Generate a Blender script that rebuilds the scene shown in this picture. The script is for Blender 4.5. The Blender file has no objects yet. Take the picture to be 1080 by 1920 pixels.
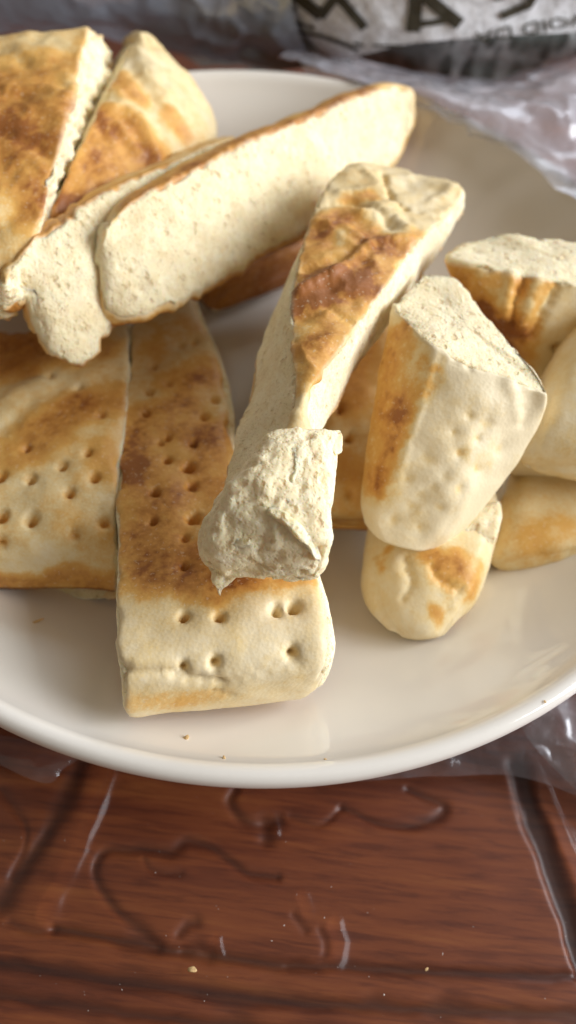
import bpy, math, random
import numpy as np
from mathutils import Matrix, Vector

S = bpy.context.scene
COL = S.collection
random.seed(4)

# ------------------------------------------------------------------ camera
F, ROLL, PIT = 1600.0, math.radians(7.0), math.radians(57.73)
CAM = np.array([0.01354, -0.17486, 0.21623])
FW = np.array([0, math.cos(PIT), -math.sin(PIT)])
R0 = np.array([1.0, 0, 0]); U0 = np.cross(R0, FW)
RT = math.cos(ROLL)*R0 + math.sin(ROLL)*U0
UP = -math.sin(ROLL)*R0 + math.cos(ROLL)*U0
cd = bpy.data.cameras.new('camera'); cam = bpy.data.objects.new('camera', cd); COL.objects.link(cam)
cam.matrix_world = Matrix(((RT[0], UP[0], -FW[0], CAM[0]), (RT[1], UP[1], -FW[1], CAM[1]), (RT[2], UP[2], -FW[2], CAM[2]), (0, 0, 0, 1)))
cd.sensor_fit = 'VERTICAL'; cd.sensor_height = 24; cd.lens = 24*F/1920
cd.clip_start = 0.01; cd.clip_end = 20
cd.dof.use_dof = True; cd.dof.focus_distance = 0.188; cd.dof.aperture_fstop = 5.6
S.camera = cam

# ------------------------------------------------------------------ light
w = bpy.data.worlds.new('World'); S.world = w; w.use_nodes = True
w.node_tree.nodes['Background'].inputs[0].default_value = (0.72, 0.61, 0.49, 1)
w.node_tree.nodes['Background'].inputs[1].default_value = 0.29

def area(name, loc, target, sx, sy, power, col):
    l = bpy.data.lights.new(name, 'AREA'); l.shape = 'RECTANGLE'; l.size = sx; l.size_y = sy
    l.energy = power; l.color = col
    o = bpy.data.objects.new(name, l); COL.objects.link(o); o.location = loc
    o.rotation_euler = (Vector(target)-Vector(loc)).to_track_quat('-Z', 'Y').to_euler()
    return o
area('window_light', (1.22, 0.05, 0.66), (0, 0, 0.03), 1.2, 0.9, 31, (0.94, 0.97, 1.0))
area('far_window_light', (0.5, 1.5, 0.9), (0, 0, 0.03), 0.9, 0.5, 6, (0.86, 0.92, 1.0))

S.view_settings.view_transform = 'Standard'; S.view_settings.look = 'None'
S.view_settings.exposure = 0.12; S.view_settings.gamma = 1.0
S.cycles.max_bounces = 10; S.cycles.transparent_max_bounces = 16
S.cycles.caustics_reflective = False; S.cycles.caustics_refractive = False

# ------------------------------------------------------------------ geometry helpers
def P(px, py, z):
    """world point at height z that the photograph shows at (px, py)"""
    d = FW + (px-540)/F*RT - (py-960)/F*UP
    t = (z-CAM[2])/d[2]
    return CAM + t*d

def proj(V):
    d = V-CAM; w_ = d@FW
    return np.stack([540+F*(d@RT)/w_, 960-F*(d@UP)/w_], -1), w_

def _h(i, j, k, s):
    n = (i*73856093) ^ (j*19349663) ^ (k*83492791) ^ (s*2654435761 & 0x7fffffff)
    n = (n ^ (n >> 13)) & 0x7fffffff
    n = (n*(n*n*15731 + 789221) + 1376312589) & 0x7fffffff
    return n.astype(np.float64)/0x3fffffff - 1.0

def noise(p, sc, s=0):
    q = p*sc+37.13*s+1000; i = np.floor(q).astype(np.int64); f = q-i; f = f*f*(3-2*f)
    out = 0
    for a in (0, 1):
        for b in (0, 1):
            for c in (0, 1):
                wt = (f[:, 0] if a else 1-f[:, 0])*(f[:, 1] if b else 1-f[:, 1])*(f[:, 2] if c else 1-f[:, 2])
                out = out+wt*_h(i[:, 0]+a, i[:, 1]+b, i[:, 2]+c, s)
    return out

def fbm(p, sc, octv=3, s=0, g=0.5):
    a, t, o = 1.0, 0.0, 0
    for k in range(octv):
        o = o+a*noise(p, sc*2.03**k, s+k*7); t += a; a *= g
    return o/t

def sm(x, a, b):
    t = np.clip((x-a)/(b-a), 0, 1); return t*t*(3-2*t)

def crom(A, n):
    """Catmull-Rom along axis 0 of A, n samples spaced by arc length"""
    A = np.asarray(A, float); m = len(A)
    if m == 2:
        t = np.linspace(0, 1, n).reshape((-1,)+(1,)*(A.ndim-1)); return A[0]*(1-t)+A[1]*t
    E_ = np.concatenate([[2*A[0]-A[1]], A, [2*A[-1]-A[-2]]])
    fine = []
    K = 24
    for i in range(m-1):
        p0, p1, p2, p3 = E_[i:i+4]
        for k in range(K):
            t = k/K
            fine.append(.5*((2*p1)+(-p0+p2)*t+(2*p0-5*p1+4*p2-p3)*t*t+(-p0+3*p1-3*p2+p3)*t**3))
    fine.append(A[-1]); fine = np.array(fine)
    d = np.sqrt(((np.diff(fine, axis=0)**2).reshape(len(fine)-1, -1, 3)).sum(-1)).mean(-1)
    L = np.concatenate([[0], np.cumsum(d)]); tt = np.linspace(0, L[-1], n)
    idx = np.clip(np.searchsorted(L, tt)-1, 0, len(L)-2); f = ((tt-L[idx])/np.maximum(L[idx+1]-L[idx], 1e-12)).reshape((-1,)+(1,)*(A.ndim-1))
    return fine[idx]*(1-f)+fine[idx+1]*f

def new_mesh(name, V, Fc, mat=None, smooth=True):
    me = bpy.data.meshes.new(name); V = np.ascontiguousarray(V, np.float32)
    Fc = np.asarray(Fc, np.int32); k = Fc.shape[1]
    me.vertices.add(len(V)); me.vertices.foreach_set('co', V.ravel())
    me.loops.add(Fc.size); me.loops.foreach_set('vertex_index', Fc.ravel())
    me.polygons.add(len(Fc)); me.polygons.foreach_set('loop_start', np.arange(0, Fc.size, k, dtype=np.int32))
    me.update(calc_edges=True)
    if smooth: me.polygons.foreach_set('use_smooth', np.ones(len(Fc), bool))
    if mat: me.materials.append(mat)
    return me

def normals(V, Q):
    n = np.cross(V[Q[:, 2]]-V[Q[:, 0]], V[Q[:, 3]]-V[Q[:, 1]])
    N = np.zeros_like(V)
    for k in range(4):
        for c in range(3): N[:, c] += np.bincount(Q[:, k], n[:, c], len(V))
    return N/np.maximum(np.linalg.norm(N, axis=1), 1e-15)[:, None]

def link(name, me, parent=None, label=None, cat=None, group=None, kind=None):
    o = bpy.data.objects.new(name, me); COL.objects.link(o)
    if parent: o.parent = parent
    for k, v in (('label', label), ('category', cat), ('group', group), ('kind', kind)):
        if v: o[k] = v
    return o

# ------------------------------------------------------------------ materials
def nt(name):
    m = bpy.data.materials.new(name); m.use_nodes = True; t = m.node_tree
    b = t.nodes['Principled BSDF']
    return m, t, b
def N_(t, typ, **kw):
    n = t.nodes.new(typ)
    for k, v in kw.items():
        if k in n.inputs: n.inputs[k].default_value = v
        else: setattr(n, k, v)
    return n
def ramp(t, stops, interp='LINEAR'):
    r = t.nodes.new('ShaderNodeValToRGB'); e = r.color_ramp.elements; r.color_ramp.interpolation = interp
    e[0].position, e[0].color = stops[0][0], (*stops[0][1], 1)
    e[1].position, e[1].color = stops[-1][0], (*stops[-1][1], 1)
    for p_, c in stops[1:-1]:
        x = e.new(p_); x.color = (*c, 1)
    return r
def mth(t, op, a, b=None, clamp=False):
    n = t.nodes.new('ShaderNodeMath'); n.operation = op; n.use_clamp = clamp
    for i, v in enumerate((a, b)):
        if v is None: continue
        if isinstance(v, (int, float)): n.inputs[i].default_value = v
        else: t.links.new(v, n.inputs[i])
    return n.outputs[0]
def nz(t, vec, scale, detail=3, rough=.55, dist=0):
    n = N_(t, 'ShaderNodeTexNoise', Scale=scale, Detail=detail, Roughness=rough, Distortion=dist)
    t.links.new(vec, n.inputs['Vector']); return n.outputs[0]
def mix(t, fac, a, b, mode='MIX'):
    n = t.nodes.new('ShaderNodeMix'); n.data_type = 'RGBA'; n.blend_type = mode
    for i, v in ((0, fac), (6, a), (7, b)):
        if isinstance(v, (int, float)): n.inputs[i].default_value = v
        elif isinstance(v, tuple): n.inputs[i].default_value = (*v, 1)
        else: t.links.new(v, n.inputs[i])
    return n.outputs[2]
def bump(t, h, strength, dist, nrm=None):
    b = N_(t, 'ShaderNodeBump', Strength=strength, Distance=dist); t.links.new(h, b.inputs['Height'])
    if nrm: t.links.new(nrm, b.inputs['Normal'])
    return b.outputs[0]

def crust_mat():
    m, t, b = nt('bread_crust')
    co = N_(t, 'ShaderNodeTexCoord').outputs['Object']
    at = N_(t, 'ShaderNodeAttribute', attribute_name='brown').outputs['Fac']
    ed = N_(t, 'ShaderNodeAttribute', attribute_name='edge').outputs['Fac']
    n1 = nz(t, co, 95, 5, .62, .3); n2 = nz(t, co, 430, 4, .6); n3 = nz(t, co, 1500, 3, .6)
    v = mth(t, 'ADD', at, mth(t, 'MULTIPLY', mth(t, 'SUBTRACT', n1, .5), .40))
    v = mth(t, 'ADD', v, mth(t, 'MULTIPLY', mth(t, 'SUBTRACT', n2, .5), .30))
    v = mth(t, 'ADD', v, mth(t, 'MULTIPLY', mth(t, 'SUBTRACT', n3, .5), .22))
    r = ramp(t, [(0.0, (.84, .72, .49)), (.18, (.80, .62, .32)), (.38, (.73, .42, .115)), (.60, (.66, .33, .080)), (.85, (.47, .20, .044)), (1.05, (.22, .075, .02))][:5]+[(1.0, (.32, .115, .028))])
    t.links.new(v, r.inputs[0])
    c = mix(t, mth(t, 'MULTIPLY', ed, .4, True), r.outputs[0], (.84, .74, .54))
    # flour dust
    fl = mth(t, 'MULTIPLY', mth(t, 'GREATER_THAN', nz(t, co, 1100, 2, .5), .66), .30)
    c = mix(t, fl, c, (.80, .70, .52))
    t.links.new(c, b.inputs['Base Color'])
    b.inputs['Roughness'].default_value = .46; b.inputs['Specular IOR Level'].default_value = .36
    h1 = bump(t, nz(t, co, 420, 4, .6), .10, .0010)
    vo = N_(t, 'ShaderNodeTexVoronoi', Scale=1050.); t.links.new(co, vo.inputs['Vector'])
    h2 = bump(t, vo.outputs['Distance'], .13, .0004, h1)
    t.links.new(h2, b.inputs['Normal'])
    return m

def crumb_mat(name='bread_crumb', pore=1.0):
    m, t, b = nt(name)
    co = N_(t, 'ShaderNodeTexCoord').outputs['Object']
    ed = N_(t, 'ShaderNodeAttribute', attribute_name='edge').outputs['Fac']
    n1 = nz(t, co, 160, 4, .6, .4); n2 = nz(t, co, 620, 3, .6)
    r = ramp(t, [(.3, (.81, .67, .41)), (.5, (.89, .78, .53)), (.7, (.94, .86, .64))])
    t.links.new(mth(t, 'ADD', mth(t, 'MULTIPLY', n1, .6), mth(t, 'MULTIPLY', n2, .4)), r.inputs[0])
    c = mix(t, mth(t, 'MULTIPLY', ed, .38, True), r.outputs[0], (.74, .54, .26))
    # pores
    mp = N_(t, 'ShaderNodeMapping'); t.links.new(co, mp.inputs[0]); mp.inputs['Scale'].default_value = (1, 1, 1)
    wv = N_(t, 'ShaderNodeTexNoise', Scale=500., Detail=2.); t.links.new(co, wv.inputs['Vector'])
    sub = N_(t, 'ShaderNodeVectorMath', operation='MULTIPLY_ADD'); t.links.new(wv.outputs['Color'], sub.inputs[0])
    sub.inputs[1].default_value = (.0016,)*3; t.links.new(co, sub.inputs[2])
    vo = N_(t, 'ShaderNodeTexVoronoi', Scale=420.); t.links.new(sub.outputs[0], vo.inputs['Vector'])
    pr = ramp(t, [(.16, (0, 0, 0)), (.42, (1, 1, 1))]); t.links.new(mth(t, 'ADD', vo.outputs['Distance'], mth(t, 'MULTIPLY', mth(t, 'SUBTRACT', nz(t, co, 330, 3, .6), .45), 1.1)), pr.inputs[0])
    gate = mth(t, 'GREATER_THAN', nz(t, co, 260, 2, .5), .50)
    pit = mth(t, 'MAXIMUM', pr.outputs[0], mth(t, 'SUBTRACT', 1.0, gate))
    vo2 = N_(t, 'ShaderNodeTexVoronoi', Scale=1100.); t.links.new(sub.outputs[0], vo2.inputs['Vector'])
    pit2 = ramp(t, [(.05, (0, 0, 0)), (.5, (1, 1, 1))]); t.links.new(vo2.outputs['Distance'], pit2.inputs[0])
    c = mix(t, mth(t, 'MULTIPLY', mth(t, 'SUBTRACT', 1.0, pit), .46*pore), c, (.72, .53, .27))
    c = mix(t, mth(t, 'MULTIPLY', mth(t, 'SUBTRACT', 1.0, pit2.outputs[0]), .28), c, (.70, .52, .28))
    t.links.new(c, b.inputs['Base Color'])
    b.inputs['Roughness'].default_value = .85; b.inputs['Specular IOR Level'].default_value = .2
    b.inputs['Subsurface Weight'].default_value = .6; b.inputs['Subsurface Radius'].default_value = (1., .72, .42)
    b.inputs['Subsurface Scale'].default_value = .0022
    h = bump(t, nz(t, co, 900, 5, .68), .30, .0006)
    h = bump(t, pit, .60*pore, .0010, h); h = bump(t, pit2.outputs[0], .40, .0005, h)
    t.links.new(h, b.inputs['Normal'])
    return m

M_CRUST, M_CRUMB = crust_mat(), crumb_mat()

def plate_mat():
    m, t, b = nt('glazed_ceramic')
    co = N_(t, 'ShaderNodeTexCoord').outputs['Object']
    r = ramp(t, [(.3, (.82, .785, .73)), (.7, (.85, .815, .76))]); t.links.new(nz(t, co, 14, 2), r.inputs[0])
    t.links.new(r.outputs[0], b.inputs['Base Color'])
    b.inputs['Roughness'].default_value = .07; b.inputs['IOR'].default_value = 1.5
    b.inputs['Coat Weight'].default_value = .6; b.inputs['Coat Roughness'].default_value = .04
    t.links.new(bump(t, nz(t, co, 40, 2), .06, .002), b.inputs['Normal'])
    return m

def wood_mat():
    m, t, b = nt('varnished_wood')
    co = N_(t, 'ShaderNodeTexCoord').outputs['Object']
    mp = N_(t, 'ShaderNodeMapping'); t.links.new(co, mp.inputs[0])
    mp.inputs['Rotation'].default_value = (0, 0, math.radians(7)); mp.inputs['Scale'].default_value = (6, 70, 6)
    mp2 = N_(t, 'ShaderNodeMapping'); t.links.new(co, mp2.inputs[0])
    mp2.inputs['Rotation'].default_value = (0, 0, math.radians(6)); mp2.inputs['Scale'].default_value = (60, 620, 60)
    g1 = nz(t, mp.outputs[0], 2.2, 5, .6, .8); g2 = nz(t, mp2.outputs[0], 1.0, 4, .65, .5)
    v = mth(t, 'ADD', mth(t, 'MULTIPLY', g1, .7), mth(t, 'MULTIPLY', g2, .3))
    r = ramp(t, [(.25, (.13, .029, .012)), (.43, (.22, .052, .017)), (.56, (.31, .082, .024)), (.75, (.44, .145, .038))])
    t.links.new(v, r.inputs[0])
    at = N_(t, 'ShaderNodeAttribute', attribute_name='groove').outputs['Fac']
    c = mix(t, mth(t, 'MULTIPLY', at, .8, True), r.outputs[0], (.016, .006, .005))
    fine = ramp(t, [(.36, (.5, .45, .45)), (.50, (1, 1, 1))]); t.links.new(g2, fine.inputs[0])
    c = mix(t, .40, c, fine.outputs[0], 'MULTIPLY')
    t.links.new(c, b.inputs['Base Color'])
    b.inputs['Roughness'].default_value = .42; b.inputs['Coat Weight'].default_value = .15; b.inputs['Coat Roughness'].default_value = .2
    t.links.new(bump(t, g2, .06, .0006), b.inputs['Normal'])
    return m

def film_mat(name, diff, gloss=.10, col=(.80, .82, .90), rough=.18, scale=60., frm=1.0):
    m = bpy.data.materials.new(name); m.use_nodes = True; t = m.node_tree; t.nodes.clear()
    out = N_(t, 'ShaderNodeOutputMaterial')
    co = N_(t, 'ShaderNodeTexCoord').outputs['Object']
    tr = N_(t, 'ShaderNodeBsdfTransparent', Color=(.97, .97, .98, 1)); gl = N_(t, 'ShaderNodeBsdfGlossy', Roughness=rough)
    gl.inputs['Color'].default_value = (.95, .97, 1, 1)
    df = N_(t, 'ShaderNodeBsdfDiffuse', Color=(*col, 1)); tl = N_(t, 'ShaderNodeBsdfTranslucent', Color=(*col, 1))
    nrm = bump(t, nz(t, co, scale*4, 3), .25, .0015)
    for n in (gl, df): t.links.new(nrm, n.inputs['Normal'])
    a1 = N_(t, 'ShaderNodeMixShader', Fac=.45); t.links.new(df.outputs[0], a1.inputs[1]); t.links.new(tl.outputs[0], a1.inputs[2])
    lw = N_(t, 'ShaderNodeLayerWeight', Blend=.35)
    f = mth(t, 'ADD', mth(t, 'MULTIPLY', lw.outputs['Facing'], diff*1.2), mth(t, 'MULTIPLY', nz(t, co, scale, 4, .6), diff), True)
    a2 = N_(t, 'ShaderNodeMixShader'); t.links.new(f, a2.inputs[0]); t.links.new(tr.outputs[0], a2.inputs[1]); t.links.new(a1.outputs[0], a2.inputs[2])
    fr = N_(t, 'ShaderNodeFresnel', IOR=1.4)
    a3 = N_(t, 'ShaderNodeMixShader'); t.links.new(mth(t, 'ADD', mth(t, 'MULTIPLY', fr.outputs[0], frm), gloss, True), a3.inputs[0])
    t.links.new(a2.outputs[0], a3.inputs[1]); t.links.new(gl.outputs[0], a3.inputs[2])
    t.links.new(a3.outputs[0], out.inputs[0])
    return m

def plain_mat(name, col, rough=.6, spec=.4, ns=300, var=.2, bs=.2):
    m, t, b = nt(name)
    co = N_(t, 'ShaderNodeTexCoord').outputs['Object']
    r = ramp(t, [(.3, tuple(c*(1-var) for c in col)), (.7, tuple(min(1, c*(1+var)) for c in col))])
    n = nz(t, co, ns, 4); t.links.new(n, r.inputs[0]); t.links.new(r.outputs[0], b.inputs['Base Color'])
    b.inputs['Roughness'].default_value = rough; b.inputs['Specular IOR Level'].default_value = spec
    t.links.new(bump(t, n, bs, .0006), b.inputs['Normal'])
    return m

# ------------------------------------------------------------------ bread builder
def corner_pts(st):
    out = []
    for c in st:
        if c[0] == 'o': out.append(out[c[1]]+np.array(c[2:]))
        else: out.append(P(*c))
    return out

def section(C, rc, nper, bulge, faces):
    """rounded polygon loop. returns pts, face index, distance to the neighbouring corners"""
    n = len(C); pts = []; fi = []; tt = []
    cen = C.mean(0)
    for k in range(n):
        a, b = C[k], C[(k+1) % n]
        t = (np.arange(nper[k])+.5)/nper[k]
        e = b-a; L = np.linalg.norm(e)
        mid = (a+b)/2-cen; e_ = e/max(L, 1e-9); o = mid-e_*(mid@e_); o = o/max(np.linalg.norm(o), 1e-9)
        p = a+t[:, None]*e+(4*t*(1-t))[:, None]*o*bulge[k]
        pts.append(p); fi += [k]*nper[k]; tt += list(t)
    pts = np.concatenate(pts); fi = np.array(fi); tt = np.array(tt)
    # round each corner by pulling samples towards a bezier
    base = pts.copy()
    for k in range(n):
        r = rc[k]
        if r <= 0: continue
        prv, nxt = (k-1) % n, (k+1) % n
        c = C[k]; Lp = np.linalg.norm(C[prv]-c); Ln = np.linalg.norm(C[nxt]-c)
        r_ = min(r, .5*Lp, .5*Ln)
        # param s in [-1,1] over both sides
        selp = np.where((fi == prv) & ((1-tt)*Lp < r_))[0]; seln = np.where((fi == k) & (tt*Ln < r_))[0]
        sp = -(1-tt[selp])*Lp/r_; sn = tt[seln]*Ln/r_
        A = c+(C[prv]-c)*(r_/Lp); B = c+(C[nxt]-c)*(r_/Ln)
        for sel, s in ((selp, sp), (seln, sn)):
            u = ((s+1)/2)[:, None]; bz = (1-u)**2*A+2*u*(1-u)*c+u*u*B
            lin = np.where(s[:, None] < 0, c+(A-c)*(-s[:, None]), c+(B-c)*s[:, None])
            pts[sel] = base[sel]+(bz-lin)
    return pts, fi, tt

def loft(stations, faces, caps, rc, bulge, res, caprnd=(.002, .002), jag=()):
    ST = np.array([corner_pts(s) for s in stations])
    L = np.linalg.norm(np.diff(ST.mean(1), axis=0), axis=1).sum()
    n = max(8, int(L/res)); G = crom(ST, n); nc = ST.shape[1]
    uu = np.linspace(0, L, n)
    for k, o, amp, u0, u1 in jag:        # ragged torn edge: corner k wanders along the line to corner o
        q_ = np.stack([uu, 0*uu+.01*k, 0*uu], -1)
        f = fbm(q_, 130, 4, 7+k+int(amp*1e5), .62)*amp*1.6*sm(uu, u0-.004, u0)*(1-sm(uu, u1, u1+.004))
        e_ = G[:, k]-G[:, o]; e_ /= np.linalg.norm(e_, axis=1)[:, None]
        G[:, k] = G[:, k]+e_*f[:, None]
        for k2 in ((k+1) % nc, (k-1) % nc):
            if k2 != o and (k+o) != 0 and faces[k if k2 == (k+1) % nc else k2] == 'crust': G[:, k2] = G[:, k2]+e_*f[:, None]
    el = np.linalg.norm(ST-np.roll(ST, -1, 1), axis=2).max(0)
    nper = [max(4, int(l/res)) for l in el]
    rows = []
    for i in range(n):
        p, fi, tt = section(G[i], rc, nper, bulge, faces); rows.append(p)
    V = np.array(rows); m = V.shape[1]
    edge_len = np.linalg.norm(G-np.roll(G, -1, 1), axis=2)  # n x nc
    isC = np.array([f != 'crust' for f in faces])
    # distance (m) to nearest corner where crust meets crumb
    D = np.full((n, m), 1.0)
    for k in range(nc):
        sel = fi == k; t = tt[sel]
        if isC[k] != isC[(k-1) % nc]: D[:, sel] = np.minimum(D[:, sel], t[None]*edge_len[:, k:k+1])
        if isC[k] != isC[(k+1) % nc]: D[:, sel] = np.minimum(D[:, sel], (1-t)[None]*edge_len[:, k:k+1])
    crumb = np.repeat(isC[fi][None], n, 0).astype(float)
    verts = [V.reshape(-1, 3)]; cr = [crumb.ravel()]; ds = [D.ravel()]; torn = [np.repeat(np.array([faces[k] == 'torn' for k in fi])[None], n, 0).astype(float).ravel()]
    quads = []
    idx = np.arange(n*m).reshape(n, m); nx = np.roll(idx, -1, 1)
    quads.append(np.stack([idx[:-1], nx[:-1], nx[1:], idx[1:]], -1).reshape(-1, 4))
    base = n*m
    for e, cap in enumerate(caps):
        ring = V[0] if e == 0 else V[-1]; src = idx[0] if e == 0 else idx[-1]
        cen = ring.mean(0); ax = (G[0].mean(0)-G[1].mean(0)) if e == 0 else (G[-1].mean(0)-G[-2].mean(0))
        # normal of the ring plane pointing outward
        nrm = np.zeros(3)
        for a in range(m): nrm += np.cross(ring[a]-cen, ring[(a+1) % m]-cen)
        nrm /= np.linalg.norm(nrm); nrm *= 1 if nrm@ax > 0 else -1
        rad = np.linalg.norm(ring-cen, axis=1).mean(); K = max(4, int(rad/res)); h = caprnd[e]
        prev = src
        cc = cap != 'crust'
        sidec = isC[fi]
        for k in range(1, K+1):
            s = 1-k/(K+.0) if k < K else .012
            p = cen+(ring-cen)*s+nrm*h*math.sqrt(max(0, 1-s*s))
            verts.append(p); cr.append(np.full(m, float(cc)))
            dd = (1-s)*np.linalg.norm(ring-cen, axis=1)
            ds.append(np.where(sidec != cc, dd, np.maximum(dd, .002)) if True else dd)
            torn.append(np.full(m, float(cap == 'torn')))
            cur = base+np.arange(m); base += m
            a, b_ = prev, cur
            q = np.stack([a, b_, np.roll(b_, -1), np.roll(a, -1)], -1)
            quads.append(q if e == 0 else q[:, ::-1]); prev = cur
        # ring verts of the side next to this cap
        rr = 0 if e == 0 else n-1
        dist = np.linalg.norm(V-ring[None], axis=2)  # n x m
        DD = ds[0].reshape(n, m); msk = sidec != cc
        near = dist < .006
        DD[near & msk[None]] = np.minimum(DD[near & msk[None]], dist[near & msk[None]])
        ds[0] = DD.ravel()
        # close centre
        verts.append((cen+nrm*h)[None]); cr.append(np.array([float(cc)])); ds.append(np.array([.01])); torn.append(np.array([float(cap == 'torn')]))
        cidx = base; base += 1
        q = np.stack([prev, np.full(m, cidx), np.full(m, cidx), np.roll(prev, -1)], -1)
        # as degenerate-free quads: pair triangles
        q2 = []
        for a in range(0, m-1, 2): q2.append([prev[a], cidx, prev[(a+2) % m], prev[a+1]])
        if m % 2: q2.append([prev[m-1], cidx, prev[0], prev[0]])
        q2 = np.array([x for x in q2 if len(set(x)) == 4])
        quads.append(q2 if e == 0 else q2[:, ::-1])
    V = np.concatenate(verts); Q = np.concatenate(quads)
    cr = np.concatenate(cr); ds = np.concatenate(ds); torn = np.concatenate(torn)
    # orientation
    Nn = normals(V, Q)
    vol = ((V-V.mean(0))*Nn).sum()
    if vol < 0: Q = Q[:, ::-1]; Nn = -Nn
    return V, Q, Nn, cr, ds, torn

def surf_pts(V, N, line, step=9, tol=25):
    """surface points of the piece under a drawn line"""
    q, w_ = proj(V); vis = ((CAM-V)*N).sum(1) > 0
    out = []
    L = [np.array(l, float) for l in line]
    smp = [L[0]]
    for a, b in zip(L[:-1], L[1:]):
        k = max(1, int(np.linalg.norm(b-a)/step))
        smp += [a+(b-a)*i/k for i in range(1, k+1)]
    qv = q[vis]; Vv = V[vis]; wv = w_[vis]
    for s in smp:
        d = np.linalg.norm(qv-s, axis=1); i = d.argmin()
        if d[i] > tol: continue
        nb = np.where(d < d[i]+8)[0]; i = nb[wv[nb].argmin()]
        out.append(Vv[i])
    return np.array(out)

def near(V, pts):
    d = np.full(len(V), 9.0)
    for p in pts: d = np.minimum(d, np.linalg.norm(V-p, axis=1))
    return d

def bread(name, stations, faces, label, cat, group='cut pieces of flat bread on the plate', caps=('crumb', 'crust'), rc=None, bulge=None,
          res=.0007, caprnd=(.001, .004), brown=(), holes=(), lines=(), base_brown=.12, seed=0, und=.0006, rough=.0005, tornamp=.0022,
          under_brown=.5, root=None, ragged=(), jag=(), part='crumb', crust=True, wrinkle=0.0):
    nc = len(faces); rc = rc or [.002]*nc; bulge = bulge or [.0]*nc
    V, Q, Nn, cr, ds, torn = loft(stations, faces, caps, rc, bulge, res, caprnd, jag)
    sgn = cr*2-1
    # ragged boundary between crust and crumb
    rag = fbm(V, 420, 3, seed+3)*.0009+noise(V, 160, seed+5)*.0005
    sd = sgn*ds+rag                       # >0 crumb
    crm = sm(sd, -.0003, .0003)
    # broad shape
    D = fbm(V, 55, 3, seed)*und*2.2
    D = D+crm*(fbm(V, 480, 4, seed+11, .7)*rough*.45 + np.minimum(0, noise(V, 420, seed+21)+.5)*rough*1.8)
    D = D+(1-crm)*(fbm(V, 300, 2, seed+31)*.00009)
    if wrinkle:
        wq = V*np.array([1., 1., 1.]); rid = 1-np.abs(fbm(wq, 85, 3, seed+41))*3
        D = D+(1-crm)*np.clip(rid, -.4, 1)*wrinkle
    D = D+torn*(-np.clip(noise(V, 420, seed+57)-.25, 0, .5)*tornamp*2.2+fbm(V, 150, 2, seed+51, .5)*tornamp*1.3+fbm(V, 620, 3, seed+53, .6)*tornamp*.75+np.minimum(0, noise(V, 330, seed+61)+.2)*tornamp)
    # chipped cut edges
    D = D-np.exp(-(ds/.0012)**2)*np.maximum(0, fbm(V, 230, 2, seed+71)-.05)*.003
    V0 = V.copy()
    bn = np.full(len(V), base_brown)+fbm(V, 60, 3, seed+81)*.10
    down = sm(-Nn[:, 2], .2, .7); bn = bn+down*under_brown
    bn = bn+np.clip(D/.0012, -1.5, 1.5)*.05
    B0 = bn.copy(); warp = V0+np.stack([fbm(V0, 110, 3, seed+91), fbm(V0, 110, 3, seed+92), fbm(V0, 110, 3, seed+93)], -1)*.0045
    for ln, r, s in brown:
        pts = surf_pts(V0, Nn, ln, 14)
        if len(pts) == 0: continue
        d = near(warp, pts); bn = bn+s*(1-sm(d, r*.25, r*1.15))
    bn = B0+(bn-B0)*(1+fbm(V0, 190, 4, seed+95, .65)*.65+fbm(V0, 900, 2, seed+96)*.35)
    for hx, hy, r, dep in holes:
        r *= 1.18; dep *= 1.1
        pts = surf_pts(V0, Nn, [(hx, hy)])
        if len(pts) == 0: continue
        d = np.linalg.norm(V0-pts[0], axis=1); d = d+noise(V0, 600, seed+8)*r*.18
        D = D-dep*np.exp(-(d/r)**4)-.0006*np.exp(-(d/(2.3*r))**2)
        bn = bn+.16*np.exp(-(d/(r*.8))**2)
    for ln, wd, dep in lines:
        pts = surf_pts(V0, Nn, ln, 5)
        if len(pts) == 0: continue
        d = near(V0+np.stack([noise(V0, 200, seed+5)]*3, -1)*.0003, pts); D = D-dep*np.exp(-(d/wd)**2)
    V = V0+Nn*D[:, None]
    for gx, gy, gr, amp in ragged:
        q_, _w = proj(V0); wt = (1-sm(np.linalg.norm(q_-np.array([gx, gy]), axis=1), gr*.5, gr))
        vec = np.stack([fbm(V0, 230, 4, seed+s_, .6) for s_ in (201, 202, 203)], -1)
        sel = (wt > 0) & (((CAM-V0)*Nn).sum(1) > 0); nb = Nn[sel].mean(0); nb /= np.linalg.norm(nb)
        vec = vec-(vec@nb)[:, None]*nb*.9
        V = V+vec*(wt*amp)[:, None]
    org = V.mean(0); org[2] = V[:, 2].min()
    if root is None:
        root = bpy.data.objects.new(name, None); COL.objects.link(root); root.location = org
        root.empty_display_size = .01
        root['label'] = label; root['category'] = cat
        if group: root['group'] = group
    o_ = np.array(root.location)
    me = new_mesh(name+'_'+part, V-o_, Q, M_CRUMB)
    a = me.attributes.new('edge', 'FLOAT', 'POINT'); a.data.foreach_set('value', np.clip(1-ds/.0011, 0, 1).astype(np.float32)*(crust and 1 or 0))
    link(part, me, root)
    if crust and (crm < .5).any():
        N2 = normals(V, Q)
        keep = (crm[Q] < .75).any(1)
        used = np.unique(Q[keep]); mp = np.full(len(V), -1); mp[used] = np.arange(len(used))
        off = (1-sm(crm, .05, .8))*.00026-sm(crm, .5, .95)*.0002
        Vs = (V+N2*off[:, None])[used]
        me2 = new_mesh(name+'_crust', Vs-o_, mp[Q[keep]], M_CRUST)
        a = me2.attributes.new('brown', 'FLOAT', 'POINT'); a.data.foreach_set('value', bn[used].astype(np.float32))
        a = me2.attributes.new('edge', 'FLOAT', 'POINT'); a.data.foreach_set('value', (np.exp(-(np.clip(-sd[used], 0, 1)/.0006)**2)).astype(np.float32))
        link('crust', me2, root)
    return root
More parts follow.
